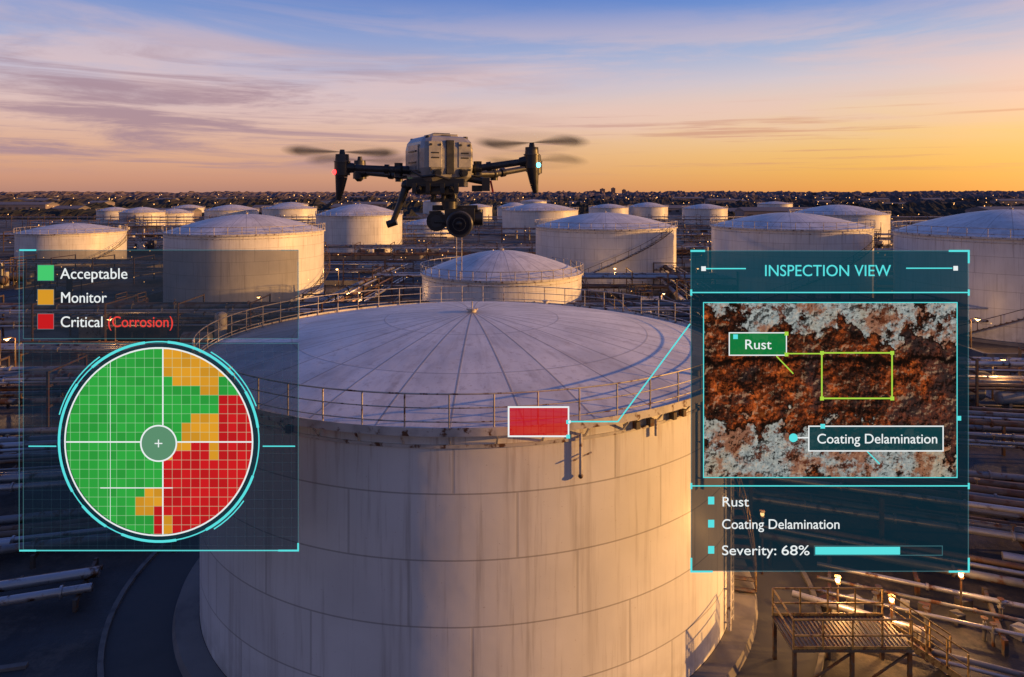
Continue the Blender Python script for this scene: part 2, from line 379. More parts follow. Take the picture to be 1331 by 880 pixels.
# ---------------------------------------------------------------- pipe racks
def rack(p0,p1,n,sp,z0,levels=1,every=6,rmax=.22,name='pipe_rack',tall=0):
    p0=Vector(p0+(0,));p1=Vector(p1+(0,)); d=(p1-p0); L=d.length; d.normalize(); nn=Vector((-d.y,d.x,0)); mb=MB(); W=(n-1)*sp/2+.5
    for lv in range(levels):
        zz=z0+lv*1.5
        for i in range(n):
            if random.random()<.12: continue
            r=random.choice((.07,.1,.14,.18,rmax)); off=nn*((i-(n-1)/2)*sp)
            a=0 if random.random()<.7 else random.uniform(0,.3)*L; b=L if random.random()<.7 else L*random.uniform(.7,1)
            mm=random.choice((pipeA,pipeA,pipeB,pipeC)); zc=Vector((0,0,zz+r+.06))
            mb.cyl(p0+off+d*a+zc,p0+off+d*b+zc,r,mm,10)
            q=a+random.uniform(1,5)
            while q<b:
                c=p0+off+d*q+zc; mb.cyl(c-d*.05,c+d*.05,r*1.45,mm,10); 
                if random.random()<.18: mb.cyl(c,c+Vector((0,0,r+.35)),.03,steelM,6); mb.cyl(c+Vector((0,0,r+.33)),c+Vector((0,0,r+.36)),.14,yelM if random.random()<.3 else steelM,10)
                q+=random.uniform(4,9)
    q=.5
    while q<L:
        c=p0+d*q; top=z0+(levels-1)*1.5
        for sg in(-1,1): mb.beam(c+nn*sg*W,c+nn*sg*W+Vector((0,0,top+.1+tall)),.16,.16,steelM)
        for lv in range(levels): mb.beam(c-nn*W+Vector((0,0,z0+lv*1.5-.04)),c+nn*W+Vector((0,0,z0+lv*1.5-.04)),.14,.18,steelM)
        if tall: mb.beam(c-nn*W+Vector((0,0,top+tall)),c+nn*W+Vector((0,0,top+tall)),.12,.14,steelM)
        q+=every
    return mb.obj(name)
rack((13.4,30.4),(60,9),6,.55,.5); rack((12.3,34.2),(60,13.5),6,.55,.6); rack((12.5,37.6),(70,16),6,.6,1.0,2); rack((14,42.5),(80,26),8,.6,.5); rack((14,47.5),(90,32),6,.6,1.4,2)
rack((13,53),(100,41),8,.7,.6); rack((12,58),(120,50),6,.7,1.8,2,tall=1); rack((14,68),(130,58),7,.8,.8)
rack((-18.2,30.5),(-60,16.5),5,.6,.4); rack((-16.5,36),(-75,21),8,.55,.5); rack((-17,41.5),(-90,29),7,.6,1.0,2); rack((-17,48),(-100,38),9,.6,.6); rack((-16,55),(-110,48),7,.7,1.6,2,tall=1)
rack((-14,73),(-120,76),7,.8,.7); rack((-13,61),(-100,56),7,.7,.6)
for (a,b,n,z,l) in(((-70,80),(70,84),8,2.2,2),((-22,110),(60,108),7,2.5,2),((-120,136),(10,132),8,2.2,2),((22,160),(190,150),8,2.5,2),((-60,158),(60,164),8,3,2),
     ((-23,84),(-20,130),6,2.2,2),((24,72),(30,160),6,2.4,2),((64,112),(110,118),7,2.2,2),((-190,205),(-20,212),8,3,2),((20,205),(220,215),8,3,2),((-60,240),(140,238),9,3,2),((-200,290),(220,300),9,3,2),((-260,340),(280,345),9,3.5,2)):
    rack(a,b,n,.85,z,l,8,.3,tall=1.2)
# ---------------------------------------------------------------- process equipment clusters
def equip(X,Y,s=1,name='process_skid'):
    mb=MB()
    for i in range(random.randint(5,9)):
        x=X+random.uniform(-5,5)*s; y=Y+random.uniform(-3,3)*s; k=random.random(); mm=random.choice((eqA,eqB,pipeB,ledgeM))
        if k<.35:
            h=random.uniform(1,3.2); mb.box((x,y,h/2),(random.uniform(1,3),random.uniform(1,2.5),h),mm,rot=random.uniform(-.1,.1)); mb.box((x,y,h+.06),(random.uniform(.6,1.2),.8,.12),steelM)
        elif k<.6:
            r=random.uniform(.4,.9); L=random.uniform(2,4); mb.cyl((x-L/2,y,r+.5),(x+L/2,y,r+.5),r,mm,16); mb.ball((x-L/2,y,r+.5),r,mm,14,8,(.5,1,1)); mb.ball((x+L/2,y,r+.5),r,mm,14,8,(.5,1,1))
            for e in(-.3,.3): mb.box((x+e*L,y,.35),(.25,r*1.6,.7),concM)
        elif k<.8:
            r=random.uniform(.3,.7); h=random.uniform(2.5,5); mb.cyl((x,y,0),(x,y,h),r,mm,16); mb.ball((x,y,h),r,mm,14,8,(1,1,.5)); mb.cyl((x+r,y,0),(x+r,y,h),.06,steelM,6)
        else:
            W=2.4;H=random.uniform(2.4,4.4)
            for a in(-1,1):
                for b in(-1,1): mb.beam((x+a*W/2,y+b*W/2,0),(x+a*W/2,y+b*W/2,H+1),.12,.12,steelM)
            mb.box((x,y,H),(W+.2,W+.2,.1),steelM)
            for zz in(H+.5,H+1): 
                for b in(-1,1): mb.beam((x-W/2,y+b*W/2,zz),(x+W/2,y+b*W/2,zz),.05,.05,yelM); mb.beam((x+b*W/2,y-W/2,zz),(x+b*W/2,y+W/2,zz),.05,.05,yelM)
            mb.beam((x-W/2,y-W/2,0),(x+W/2,y-W/2,H),.08,.08,steelM)
    mb.obj(name)
for (X,Y) in((-46,86),(-30,78),(-14,68),(-8,112),(6,74),(16,92),(26,76),(22,102),(34,72),(42,88),(62,66),(50,62),(76,60),(-56,66),(-72,110),(-62,140),(-96,128),(-28,150),(2,142),(48,158),(66,146),(84,128),(94,150),(-110,210),(-70,235),(-30,190),(20,190),(60,200),(110,215),(40,56),(64,46),(-150,180),(150,180),(-140,260),(-80,270),(10,260),(70,265),(130,270),(190,290),(-190,320),(-40,310),(60,330),(210,350)): equip(X,Y,1 if Y<180 else 2.5)
# ---------------------------------------------------------------- lamps
def lamp(X,Y,h,light=0):
    mb=MB(); mb.cyl((0,0,0),(0,0,h),.09,steelM,8,r2=.05); mb.cyl((0,0,h),(.0,-.9,h+.25),.04,steelM,6)
    mb.box((0,-1.1,h+.25),(.34,.6,.12),steelM); mb.box((0,-1.1,h+.17),(.3,.5,.05),lampM); mb.ball((0,-1.1,h+.12),.16,lampM,8,6)
    o=mb.obj('street_lamp',(X,Y,0))
    if light:
        l=bpy.data.lights.new('lamp_bulb','POINT'); l.energy=light; l.color=(1,.52,.18); l.shadow_soft_size=.15
        q=bpy.data.objects.new('lamp_bulb',l); sc.collection.objects.link(q); q.parent=o; q.location=(0,-1.1,h-.15)
for (px,py,d,e) in((340,392,92,700),(798,349,114,400),(440,372,125,600),(1170,470,70,0),(1290,560,58,500),(560,372,110,0),(905,372,126,400),(150,430,76,500),(20,470,66,500),(860,395,95,800),(1262,470,76,500),(470,385,96,700)):
    lamp((px-CX)/F*d,d,max(3.5,CZ-(py-HY)/F*d),e)
lt=MB(); 
for i in range(900):
    d=random.choice((random.uniform(75,200),random.uniform(85,240),random.uniform(95,200),random.uniform(200,600),random.uniform(500,1500),random.uniform(900,2600))); X=random.uniform(-.78,.82)*d; z=random.uniform(1.5,5.5) if d<500 else random.uniform(4,10)
    s=.00045*d*random.uniform(.5,1.5)
    lt.ball((X,d,z),s,lampS,6,4)
lt.obj('distant_site_lights')
# ---------------------------------------------------------------- tree belts at the horizon
tb=MB()
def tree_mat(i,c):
    return mat('distant_foliage_haze_%d'%i,c,1,0,.55,.06)
TM=[tree_mat(0,(.040,.042,.040)),tree_mat(1,(.060,.056,.056)),tree_mat(2,(.095,.080,.085)),tree_mat(3,(.15,.118,.13))]  # paler steps paint distance haze into the foliage colour
for mm in TM: mm.node_tree.nodes['Principled BSDF'].inputs['Specular IOR Level'].default_value=.05
def canopy(y0,x0,x1,h,mm,depth):
    dx=max(1.2,y0*.0028); nx=int((x1-x0)/dx); 
    if nx<4: return
    rows=5; vs=[];fs=[]; sd=random.uniform(0,900)
    for j in range(rows):
        for i in range(nx+1):
            x=x0+i*dx; q=min(i,nx-i)/5; q=min(1,q)
            n=mnoise.noise(Vector((x*.045,sd,j*.7)))*.35+mnoise.noise(Vector((x*.22,sd+j*3.1,2)))*.35+random.uniform(-.12,.12)
            prof=(0,.62,1.0,.85,0)[j]; hh=h*prof*(.72+n)*q
            vs.append((x+random.uniform(-.4,.4)*dx,y0+depth*(j/(rows-1)-.5)+mnoise.noise(Vector((x*.05,sd+50,j)))*depth*.3,max(0,hh)))
    for j in range(rows-1):
        for i in range(nx):
            a=j*(nx+1)+i; fs.append((a,a+1,a+nx+2,a+nx+1))
    tb.add(vs,fs,mm)
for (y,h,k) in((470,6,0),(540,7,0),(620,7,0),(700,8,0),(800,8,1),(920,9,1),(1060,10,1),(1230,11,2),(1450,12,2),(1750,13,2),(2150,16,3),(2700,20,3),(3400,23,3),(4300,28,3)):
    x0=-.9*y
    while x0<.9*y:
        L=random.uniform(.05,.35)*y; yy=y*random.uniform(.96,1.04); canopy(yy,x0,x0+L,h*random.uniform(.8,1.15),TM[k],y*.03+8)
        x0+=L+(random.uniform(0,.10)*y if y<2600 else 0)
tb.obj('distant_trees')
wm2=mat('warehouse_wall',(.24,.20,.20),.8,0,.3,.05); rm2=mat('warehouse_roof',(.15,.14,.15),.7,0,.3,.05)
for i in range(44):
    d=random.uniform(420,1500); X=random.uniform(-.78,.8)*d; W=random.uniform(14,50); D=random.uniform(12,25); H=random.uniform(4,8); mb=MB()
    mb.box((0,0,H/2),(W,D,H),wm2)
    mb.add([(-W/2-.3,-D/2-.3,H),(W/2+.3,-D/2-.3,H),(W/2+.3,D/2+.3,H),(-W/2-.3,D/2+.3,H),(-W/2-.3,0,H+2.2),(W/2+.3,0,H+2.2)],[(0,1,5,4),(3,4,5,2),(0,4,3),(1,2,5)],rm2)
    for k in range(int(W//6)): mb.box((-W/2+4+k*6,-D/2-.02,H*.5),(2.6,.1,H*.35),eqB)
    mb.obj('warehouse',(X,d,0))
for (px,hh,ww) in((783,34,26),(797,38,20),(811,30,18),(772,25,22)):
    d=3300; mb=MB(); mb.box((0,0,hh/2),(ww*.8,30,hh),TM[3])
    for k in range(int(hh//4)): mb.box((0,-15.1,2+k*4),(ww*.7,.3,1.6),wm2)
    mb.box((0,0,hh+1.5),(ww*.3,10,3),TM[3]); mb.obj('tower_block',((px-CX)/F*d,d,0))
for (X,d,r,h) in((-150,470,11,9),(-60,560,12,10),(190,500,12,9),(20,640,12,9)): tank(X,d,r,h,1.8,0)
# ---------------------------------------------------------------- near-right access platform
pf=empty('access_platform',(12.0,24.9,0)); a=MB()
H=1.5
for x in(-2.2,-.2,1.8):
    for y in(-.9,.9): a.beam((x,y,0),(x,y,H),.12,.12,steelM)
a.box((-.2,0,H+.03),(4.2,2.0,.07),eqB)
for i in range(28): a.box((-.2+(-2.03+i*.15),0,H+.08),(.025,1.96,.03),steelM)
for y in(-.95,.95):
    for zz in(H+.55,H+1.1): a.beam((-2.25,y,zz),(1.85,y,zz),.05,.05,yelM)
    for i in range(5): a.beam((-2.25+i*1.025,y,H),(-2.25+i*1.025,y,H+1.1),.05,.05,yelM)
    a.beam((-2.25,y,H+.1),(1.85,y,H+.1),.02,.16,yelM)
for x in(-2.2,-.2):
    a.beam((x,-.92,.1),(x+2,-.92,H-.05),.06,.06,steelM)
for zz in(H+.55,H+1.1): a.beam((-2.25,-.9,zz),(-2.25,.9,zz),.05,.05,yelM)
for y in(-.5,.5):
    a.beam((1.9,y,H),(4.1,y,0.05),.05,.22,yelM); a.beam((1.9,y,H+1.1),(4.1,y,1.15),.05,.05,yelM); a.beam((1.9,y,H+.6),(4.1,y,.65),.04,.04,yelM)
    for q in(.33,.66,1): a.beam((1.9+2.2*q,y,H*(1-q)+.05),(1.9+2.2*q,y,H*(1-q)+1.1),.05,.05,yelM)
for i in range(6): a.box((2.1+i*.34,0,H-.2-i*.24),(.28,.96,.04),steelM)
a.obj('deck_and_stairs',(0,0,0),pf)
for (X,Y,h,e) in((12.9,27.4,1.9,110),(14.6,26.6,1.6,80),(11.4,31.5,2.6,60),(18.5,28.5,1.5,60)):
    mb=MB(); mb.cyl((0,0,0),(0,0,h),.04,steelM,8); mb.box((0,0,h+.03),(.16,.16,.06),steelM); mb.ball((0,0,h+.15),.09,lampM,12,8,(1,1,1.2)); mb.cyl((0,0,h+.25),(0,0,h+.3),.13,steelM,10)
    o=mb.obj('site_lamp',(X,Y,0)); l=bpy.data.lights.new('bulb','POINT'); l.energy=e*4; l.color=(1,.5,.15); l.shadow_soft_size=.12
    q=bpy.data.objects.new('bulb',l); sc.collection.objects.link(q); q.parent=o; q.location=(0,-.25,h+.5)
mm=MB()
for i in range(20):
    x=11.2+random.uniform(0,9); y=25.8+random.uniform(0,3.5)
    if random.random()<.5: mm.box((x,y,.2),(random.uniform(.2,.6),random.uniform(.2,.5),.4),random.choice((eqA,eqB,concM)),rot=random.uniform(0,1))
    else:
        mm.cyl((x,y,0),(x,y,.7),.07,pipeB,10); mm.cyl((x,y,.5),(x,y,.55),.13,pipeB,12); mm.cyl((x,y,.85),(x,y,.87),.13,steelM,12); mm.cyl((x,y,.7),(x,y,.88),.025,steelM,6)
mm.cyl((11.6,28.6,.8),(15.5,26.2,.8),.14,pipeA,12); mm.cyl((15.5,26.2,.8),(15.5,26.2,0),.14,pipeA,12); mm.ball((15.5,26.2,.8),.15,pipeA)
mm.cyl((11.2,27.6,.5),(19.5,23.4,.5),.1,pipeB,12); mm.cyl((11.4,27.2,.35),(20.5,22.8,.35),.07,pipeA,12)
mm.obj('valve_station')

# ---------------------------------------------------------------- inspection drone (3 m from the viewpoint, real size)
S=F/3.0
dr=empty('inspection_drone',((570-CX)/S,3.0,CZ-(215-HY)/S))
def D(px,py,dy=0): return Vector(((px-570)/S,dy,(215-py)/S))
shellM=mat('drone_shell',(.36,.35,.335),.34,.3,.2,25); blk=mat('drone_black',(.03,.03,.032),.34,.1,.2,30); blk2=mat('drone_carbon',(.06,.06,.063),.42,.2,.3,60)
glass=mat('lens_glass',(.01,.012,.02),.05,0,.1,5); ringM=mat('lens_ring',(.09,.09,.095),.3,.3,.1,5)
redL=emis('red_nav_light',(1,.03,.03),6); cyL=emis('cyan_nav_light',(.1,.75,1),6)
def px(v): return v/S
YA=math.radians(26); Rz=Matrix.Rotation(YA,3,'Z')
b=MB()
def bb(c,d,m,mb=None): (mb or b).box(Rz@Vector(c),d,m,rot=YA)
hw,hd,hh=px(35),px(42),px(57)
zc=px(7)
zs=[(-.5,.80),(-.40,.95),(-.2,1.0),(.22,1.0),(.38,.95),(.47,.84),(.5,.76)]
vs=[];
for zq,k in zs:
    for (sx,sy) in((-1,-.72),(-.92,-.9),(-.72,-1),(.72,-1),(.92,-.9),(1,-.72),(1,.72),(.92,.9),(.72,1),(-.72,1),(-.92,.9),(-1,.72)):
        vs.append(Rz@Vector((sx*hw*k,sy*hd*k,zq*hh+zc)))
fs=[(j*12+i,j*12+(i+1)%12,(j+1)*12+(i+1)%12,(j+1)*12+i) for j in range(6) for i in range(12)]+[tuple(range(12))[::-1],tuple(range(72,84))]
b.add(vs,fs,shellM); b.obj('body_shell',(0,0,0),dr,bevel=.0035,seg=3)
b=MB()
bb((0,-hd*.99,zc+px(2)),(px(10),px(4),px(42)),blk)
bb((0,0,zc+hh*.5),(px(12),hd*1.4,px(3)),blk)
bb((-hw*.99,-hd*.1,zc+px(2)),(px(3.4),hd*.95,px(32)),shellM)
bb((hw*.99,-hd*.1,zc+px(2)),(px(3.4),hd*.95,px(32)),shellM)
bb((-hw*1.0,-hd*.05,zc-px(17)),(px(3),hd*1.3,px(2.4)),blk); bb((-hw*1.05,-hd*.1,zc+px(10)),(px(2),hd*.7,px(2)),blk); bb((-hw*1.05,-hd*.1,zc-px(4)),(px(2),hd*.7,px(1.5)),blk)
for sx in(-.56,.56):
    bb((sx*hw,-hd*.99,zc+px(5)),(px(17),px(3),px(32)),shellM)
    for zz in(-14,17):
        for ex in(-.17,.17):
            p0=Rz@Vector(((sx+ex)*hw,-hd*1.01,zc+px(zz))); n=Rz@Vector((0,-1,0)); b.cyl(p0,p0+n*px(2),px(1.5),blk,10)
    bb((sx*hw,-hd*1.03,zc+px(7)),(px(10),px(1.4),px(1.6)),blk); bb((sx*hw,-hd*1.03,zc+px(1)),(px(10),px(1.4),px(1.6)),blk)
for sx in(-.5,.5):
    p0=Rz@Vector((sx*hw,-hd*.93,zc+px(-18))); n=Rz@Vector((0,-1,0)); b.cyl(p0,p0+n*px(7),px(5),blk,16); b.cyl(p0+n*px(7),p0+n*px(8),px(3.8),glass,16)
for (ax,ay) in((-.72,-.72),(.72,-.72),(-.72,.72),(.72,.72)):
    p0=Rz@Vector((ax*hw,ay*hd,zc+hh*.40)); b.cyl(p0,p0+Vector((0,0,px(6))),px(4),blk,12,r2=px(3))
bb((0,-hd*.2,zc+hh*.5+px(1.5)),(px(34),px(34),px(4)),shellM); bb((0,-hd*.2,zc+hh*.5+px(4)),(px(22),px(10),px(3)),blk)
for q in(-20,20): b.cyl(D(570+q,248,-px(44)),D(570+q,240,-px(30)),px(3),blk,8)
pts=[D(543,224,-px(48)),D(556,231,-px(54)),D(572,229,-px(56)),D(588,234,-px(50))]
for i in range(3): b.cyl(pts[i],pts[i+1],px(1.6),blk,8)
b.obj('body_details',(0,0,0),dr,bevel=.001)
b=MB()
b.box(D(570,238),(px(72),px(76),px(10)),blk); b.box(D(568,247),(px(50),px(54),px(12)),blk2)
for q in(-26,-9,9,26): b.box(D(570+q,245,-px(36)),(px(6),px(8),px(13)),blk)
b.box(D(578,260),(px(34),px(30),px(5)),blk); b.cyl(D(587,252),D(587,260),px(8),blk2,14)
for q in(-13,0,13): b.cyl(D(578+q,253,-px(12)),D(578+q,260,-px(12)),px(3.6),blk,10)
b.obj('belly_frame',(0,0,0),dr,bevel=.002)
arms=MB(); mot=MB(); nav=MB()
def arm(root,elbow,tip,front=True,light=None):
    arms.cyl(root,elbow,px(6),blk,12,r2=px(5.5)); arms.cyl(elbow,tip,px(4.6),blk2,12,r2=px(4.2)); arms.ball(elbow,px(7.5),blk,14,10); 
    arms.cyl(elbow+Vector((0,0,-px(9))),elbow+Vector((0,0,px(9))),px(5.4),blk,12)
    dd=(tip-elbow).normalized(); arms.cyl(elbow+dd*px(12),elbow+dd*px(18),px(6.4),blk,12); arms.cyl(tip-dd*px(16),tip-dd*px(2),px(6),blk,12,r2=px(8))
    mot.cyl(tip+Vector((0,0,-px(10))),tip+Vector((0,0,px(7))),px(10),blk,20); mot.cyl(tip+Vector((0,0,px(8))),tip+Vector((0,0,px(17))),px(9),blk2,20,r2=px(8.4)); mot.cyl(tip+Vector((0,0,px(17))),tip+Vector((0,0,px(23))),px(4),blk,12,r2=px(3))
    mot.cyl(tip+Vector((0,0,px(7))),tip+Vector((0,0,px(8.2))),px(10.8),ringM,20)
    sg=-1 if tip.x<0 else 1
    P=[(0,6,9.4),(px(1)*sg,-12,8),(px(3)*sg,-30,5.4),(px(5)*sg,-42,3.4)]
    if not front: P=[(0,8,9),(px(1)*sg,-10,7),(px(1)*sg,-14,3)]
    for i in range(len(P)-1):
        mot.cyl(tip+Vector((P[i][0],0,px(P[i][1]))),tip+Vector((P[i+1][0],0,px(P[i+1][1]))),px(P[i][2]),blk,12,r2=px(P[i+1][2]))
    if light: nav.ball(tip+Vector((sg*px(8),-px(6),-px(6))),px(3.4),light,10,8)
arm(D(542,222),D(519,221,-.02),D(447,218,-.03),True,redL); arm(D(598,222),D(621,219,-.02),D(691,209,-.03),True,cyL)
arm(D(548,226,.1),D(505,226,.28),D(440,220,.42),False); arm(D(594,226,.1),D(640,224,.28),D(700,212,.42),False)
arms.cyl(D(531,240,-.05),D(524,262,-.06),px(5.6),blk,12,r2=px(4.6)); arms.cyl(D(524,262,-.06),D(514,288,-.07),px(4.2),blk,12,r2=px(3.6)); arms.cyl(D(519,287,-.07),D(507,291,-.07),px(4.6),blk,12)
arms.ball(D(531,241,-.05),px(7.5),blk)
arms.box(D(632,240,-.03),(px(10),px(14),px(17)),blk); arms.cyl(D(608,232,-.02),D(630,236,-.03),px(4.6),blk,12); arms.box(D(620,245),(px(13),px(10),px(8)),blk)
redp=mat('red_plastic',(.5,.03,.02),.4); arms.beam(D(638,235,-.03),D(641,250,-.03),px(2.5),px(2.5),redp)
arms.obj('arms',(0,0,0),dr); mot.obj('motors_and_legs',(0,0,0),dr,bevel=.0015); nav.obj('nav_lights',(0,0,0),dr)
gm=MB(); y0=-.03
gm.cyl(D(585,262,y0),D(585,272,y0),px(10),blk,18); gm.box(D(592,270,y0+.02),(px(58),px(12),px(7)),blk)
gm.cyl(D(566,274,y0+.02),D(566,296,y0+.02),px(8),blk,16); gm.cyl(D(569,287,y0-.02),D(569,287,y0+.03),px(13),blk,18); gm.cyl(D(569,287,y0-.022),D(569,287,y0-.02),px(8),blk2,18)
gm.cyl(D(566,288,y0),D(584,288,y0),px(7),blk,14); gm.cyl(D(616,284,y0),D(628,284,y0),px(9),blk,18); gm.cyl(D(622,272,y0+.02),D(622,290,y0+.02),px(6),blk,12)
gm.ball(D(600,286,y0),px(17),blk,24,16,(1.1,1,1)); gm.box(D(599,279,y0),(px(38),px(30),px(16)),blk)
c=D(601,289,0); nY=Vector((-.03,-1,-.02)).normalized()
def L(a,b_,r,m,r2=None): gm.cyl(c+nY*px(a),c+nY*px(b_),px(r),m,28,r2=None if r2 is None else px(r2))
L(8,24,15,blk); L(22,24,16.4,blk2); L(24,29,15.5,blk); L(29,36,16.5,blk2,16.8); L(36,37,16.8,ringM,15.6); L(37,37.5,14.4,blk); L(37.5,38,13,glass); L(38,38.3,8.5,blk2); L(38.3,38.6,7.4,glass)
gm.ball(c+nY*px(36.6),px(6.5),glass,16,10,(1,.4,1))
gm.obj('gimbal_camera',(0,0,0),dr,bevel=.001)
m,t,p=newmat('spinning_rotor'); at=t.new('ShaderNodeAttribute'); at.attribute_name='blur'
t.put(p.inputs['Base Color'],(.03,.03,.035,1)); p.inputs['Roughness'].default_value=.5; t.put(p.inputs['Alpha'],at.outputs['Fac']); rotM=m
def rotor(c,R,ph,tilt,amp=.75):
    nr,na=12,120; vs=[];al=[]
    for j in range(nr+1):
        q=j/nr
        for i in range(na):
            a=2*math.pi*i/na; vs.append((R*q*math.cos(a),R*q*math.sin(a),0))
            k=abs(math.cos(a-ph)); lobe=max(0,(k-.68)/.32)**1.2
            al.append((.10+amp*lobe)*(1 if q<.75 else max(0,(1-q)/.25)))
    fs=[(j*na+i,(j+1)*na+i,(j+1)*na+(i+1)%na,j*na+(i+1)%na) for j in range(nr) for i in range(na)]
    me=bpy.data.meshes.new('rotor'); me.from_pydata(vs,[],fs); me.materials.append(rotM)
    A=me.attributes.new('blur','FLOAT','POINT'); A.data.foreach_set('value',al)
    for pl in me.polygons: pl.use_smooth=True
    o=bpy.data.objects.new('rotor',me); sc.collection.objects.link(o); o.parent=dr; o.location=c; o.rotation_euler=tilt
zt=Vector((0,0,px(22)))
R_=math.radians
rotor(D(447,220,-.03)+zt,.255,.25,(R_(-7),R_(-1),0)); rotor(D(691,208,-.03)+zt,.255,-.3,(R_(-7),R_(1),0))
rotor(D(440,222,.42)+zt*.9,.27,.5,(R_(-8),R_(-4),0),.4); rotor(D(700,214,.42)+zt*.5,.27,-.5,(R_(-8),R_(3),0),.4)

# ---------------------------------------------------------------- HUD overlay graphics, added as floating panels and marker by the tank
PY=19.6; k=PY/F
def W(x,y,off=0): return Vector(((x-CX)*k,PY-off,CZ-(y-HY)*k))
def quad(mb,x0,y0,x1,y1,m,off): mb.add([W(x0,y1,off),W(x1,y1,off),W(x1,y0,off),W(x0,y0,off)],[(0,1,2,3)],m)
def line(mb,a,b_,w_,m,off):
    ax,ay=a;bx,by=b_; L=math.hypot(bx-ax,by-ay); nx,ny=-(by-ay)/L*w_/2,(bx-ax)/L*w_/2
    mb.add([W(ax+nx,ay+ny,off),W(bx+nx,by+ny,off),W(bx-nx,by-ny,off),W(ax-nx,ay-ny,off)],[(0,1,2,3)],m)
def frame(mb,x0,y0,x1,y1,w_,m,off):
    h=w_/2
    quad(mb,x0-h,y0-h,x1+h,y0+h,m,off); quad(mb,x0-h,y1-h,x1+h,y1+h,m,off); quad(mb,x0-h,y0+h,x0+h,y1-h,m,off); quad(mb,x1-h,y0+h,x1+h,y1-h,m,off)
def ring(mb,cx,cy,r,w_,m,off,a0=0,a1=360,n=None):
    n=n or max(4,int((a1-a0)/4)); vs=[]
    for i in range(n+1):
        a=math.radians(a0+(a1-a0)*i/n)
        for rr in(r-w_/2,r+w_/2): vs.append(W(cx+rr*math.cos(a),cy+rr*math.sin(a),off))
    mb.add(vs,[(2*i,2*i+1,2*i+3,2*i+2) for i in range(n)],m)
def text(s,x,ybase,size,width,m,par,off=.06,bold=0):
    cu=bpy.data.curves.new(s[:12],'FONT'); cu.body=s; cu.size=size*k; cu.extrude=.004; cu.offset=bold; cu.materials.append(m)
    o=bpy.data.objects.new('label_'+s.split()[0].lower().strip('(:)'),cu); sc.collection.objects.link(o)
    o.rotation_euler=(math.pi/2,0,0); o.location=W(x,ybase,off); bpy.context.view_layer.update()
    if width: o.scale.x=width*k/max(o.dimensions.x,1e-4)
    o.parent=par; return o
white=emis('ui_white',lin(235,240,240),1); cyan=emis('ui_cyan',lin(90,225,225),1); cyanD=emis('ui_cyan_dim',lin(90,150,160),.8,.45); redT=emis('ui_red_text',lin(235,66,60),1)
def tri(n,c): return [emis(n+'_%d'%i,lin(*[min(255,q*f) for q in c]),1) for i,f in enumerate((.95,1,1.04))]
gG=tri('ui_green',(46,160,62)); gY=tri('ui_amber',(214,150,40)); gR=tri('ui_red',(196,28,32)); gG2=emis('ui_green_block',lin(70,200,110),1)
grid=emis('ui_grid',lin(190,230,190),1,.3); gridp=emis('ui_panel_grid',lin(90,140,160),1,.045)
darkL=emis('ui_panel_left',lin(16,30,46),1,.62); darkL2=emis('ui_panel_left_top',lin(30,36,46),1,.66); darkR=emis('ui_panel_right',lin(12,38,50),1,.88); hdr=emis('ui_header',lin(16,62,76),1,.88); disc=emis('ui_disc',lin(20,50,60),1,.85)
lime=emis('ui_lime',lin(170,215,70),1); gLab=emis('ui_green_label',lin(18,120,60),1,.95); dLab=emis('ui_dark_label',lin(16,60,66),1,.95); redF=emis('ui_red_fill',lin(200,22,28),1,.82)
hubM=emis('ui_hub',lin(92,142,110),1)
PL=empty('inspection_map_hud',W(206,520)); 
def lp(mb,name,par): o=mb.obj(name); o.parent=par; o.matrix_parent_inverse=Matrix.Translation(par.location).inverted(); return o
def tx(*a,**q):
    par=a[-1]; o=text(*a,**q); o.matrix_parent_inverse=Matrix.Translation(par.location).inverted(); return o
a=MB(); quad(a,31,325,388,440,darkL2,0); quad(a,31,445,388,714,darkL,0); lp(a,'hud_backing',PL)
a=MB()
for xx in range(43,388,12): line(a,(xx,446),(xx,713),.7,gridp,.01)
for yy in range(457,712,12): line(a,(32,yy),(387,yy),.7,gridp,.012)
frame(a,31,325,388,440,1.0,cyanD,.02); frame(a,31,446,388,714,1.0,cyanD,.022)
line(a,(26,325),(48,325),2.2,cyan,.03);line(a,(26,325),(26,714),1.2,cyanD,.032); line(a,(26,715),(48,715),2.2,cyan,.03); line(a,(362,715),(388,715),2.2,cyan,.03); line(a,(388,705),(388,716),2.2,cyan,.034)
line(a,(48,715),(362,715),1.2,cyan,.031)
line(a,(366,325),(388,325),1.6,cyanD,.03); line(a,(388,340),(388,380),1.6,cyanD,.03)
line(a,(38,579.5),(74,579.5),1.6,cyan,.03); line(a,(342,579.5),(384,579.5),1.6,cyan,.03)
lp(a,'frame_lines',PL)
a=MB()
for yy,mm in((354.5,gG2),(386,gY[1]),(417.5,gR[1])): quad(a,50,yy-10,71,yy+10,mm,.03); frame(a,50,yy-10,71,yy+10,1,cyanD,.04)
lp(a,'legend_swatches',PL)
tx('Acceptable',80,362,20,87,white,PL); tx('Monitor',80,393,20,59,white,PL); tx('Critical',80,424.5,20,54,white,PL); tx('(Corrosion)',141,424.5,20,84,redT,PL)
cx,cy,R=208,573,120.5
a=MB(); ring(a,cx,cy+1,123,8,disc,.02,0,360)
ring(a,cx,cy,121.5,2,white,.07); ring(a,cx,cy,129.5,1.6,cyan,.05)
for (p0,p1) in((150,215),(228,262),(275,318),(-30,-8),(20,62),(80,112),(122,140)): ring(a,cx,cy,129.5,3.4,cyan,.06,p0,p1)
for (p0,p1) in((195,235),(300,340),(35,58)): ring(a,cx,cy,134,1.6,cyan,.05,p0,p1)
lp(a,'map_rings',PL)
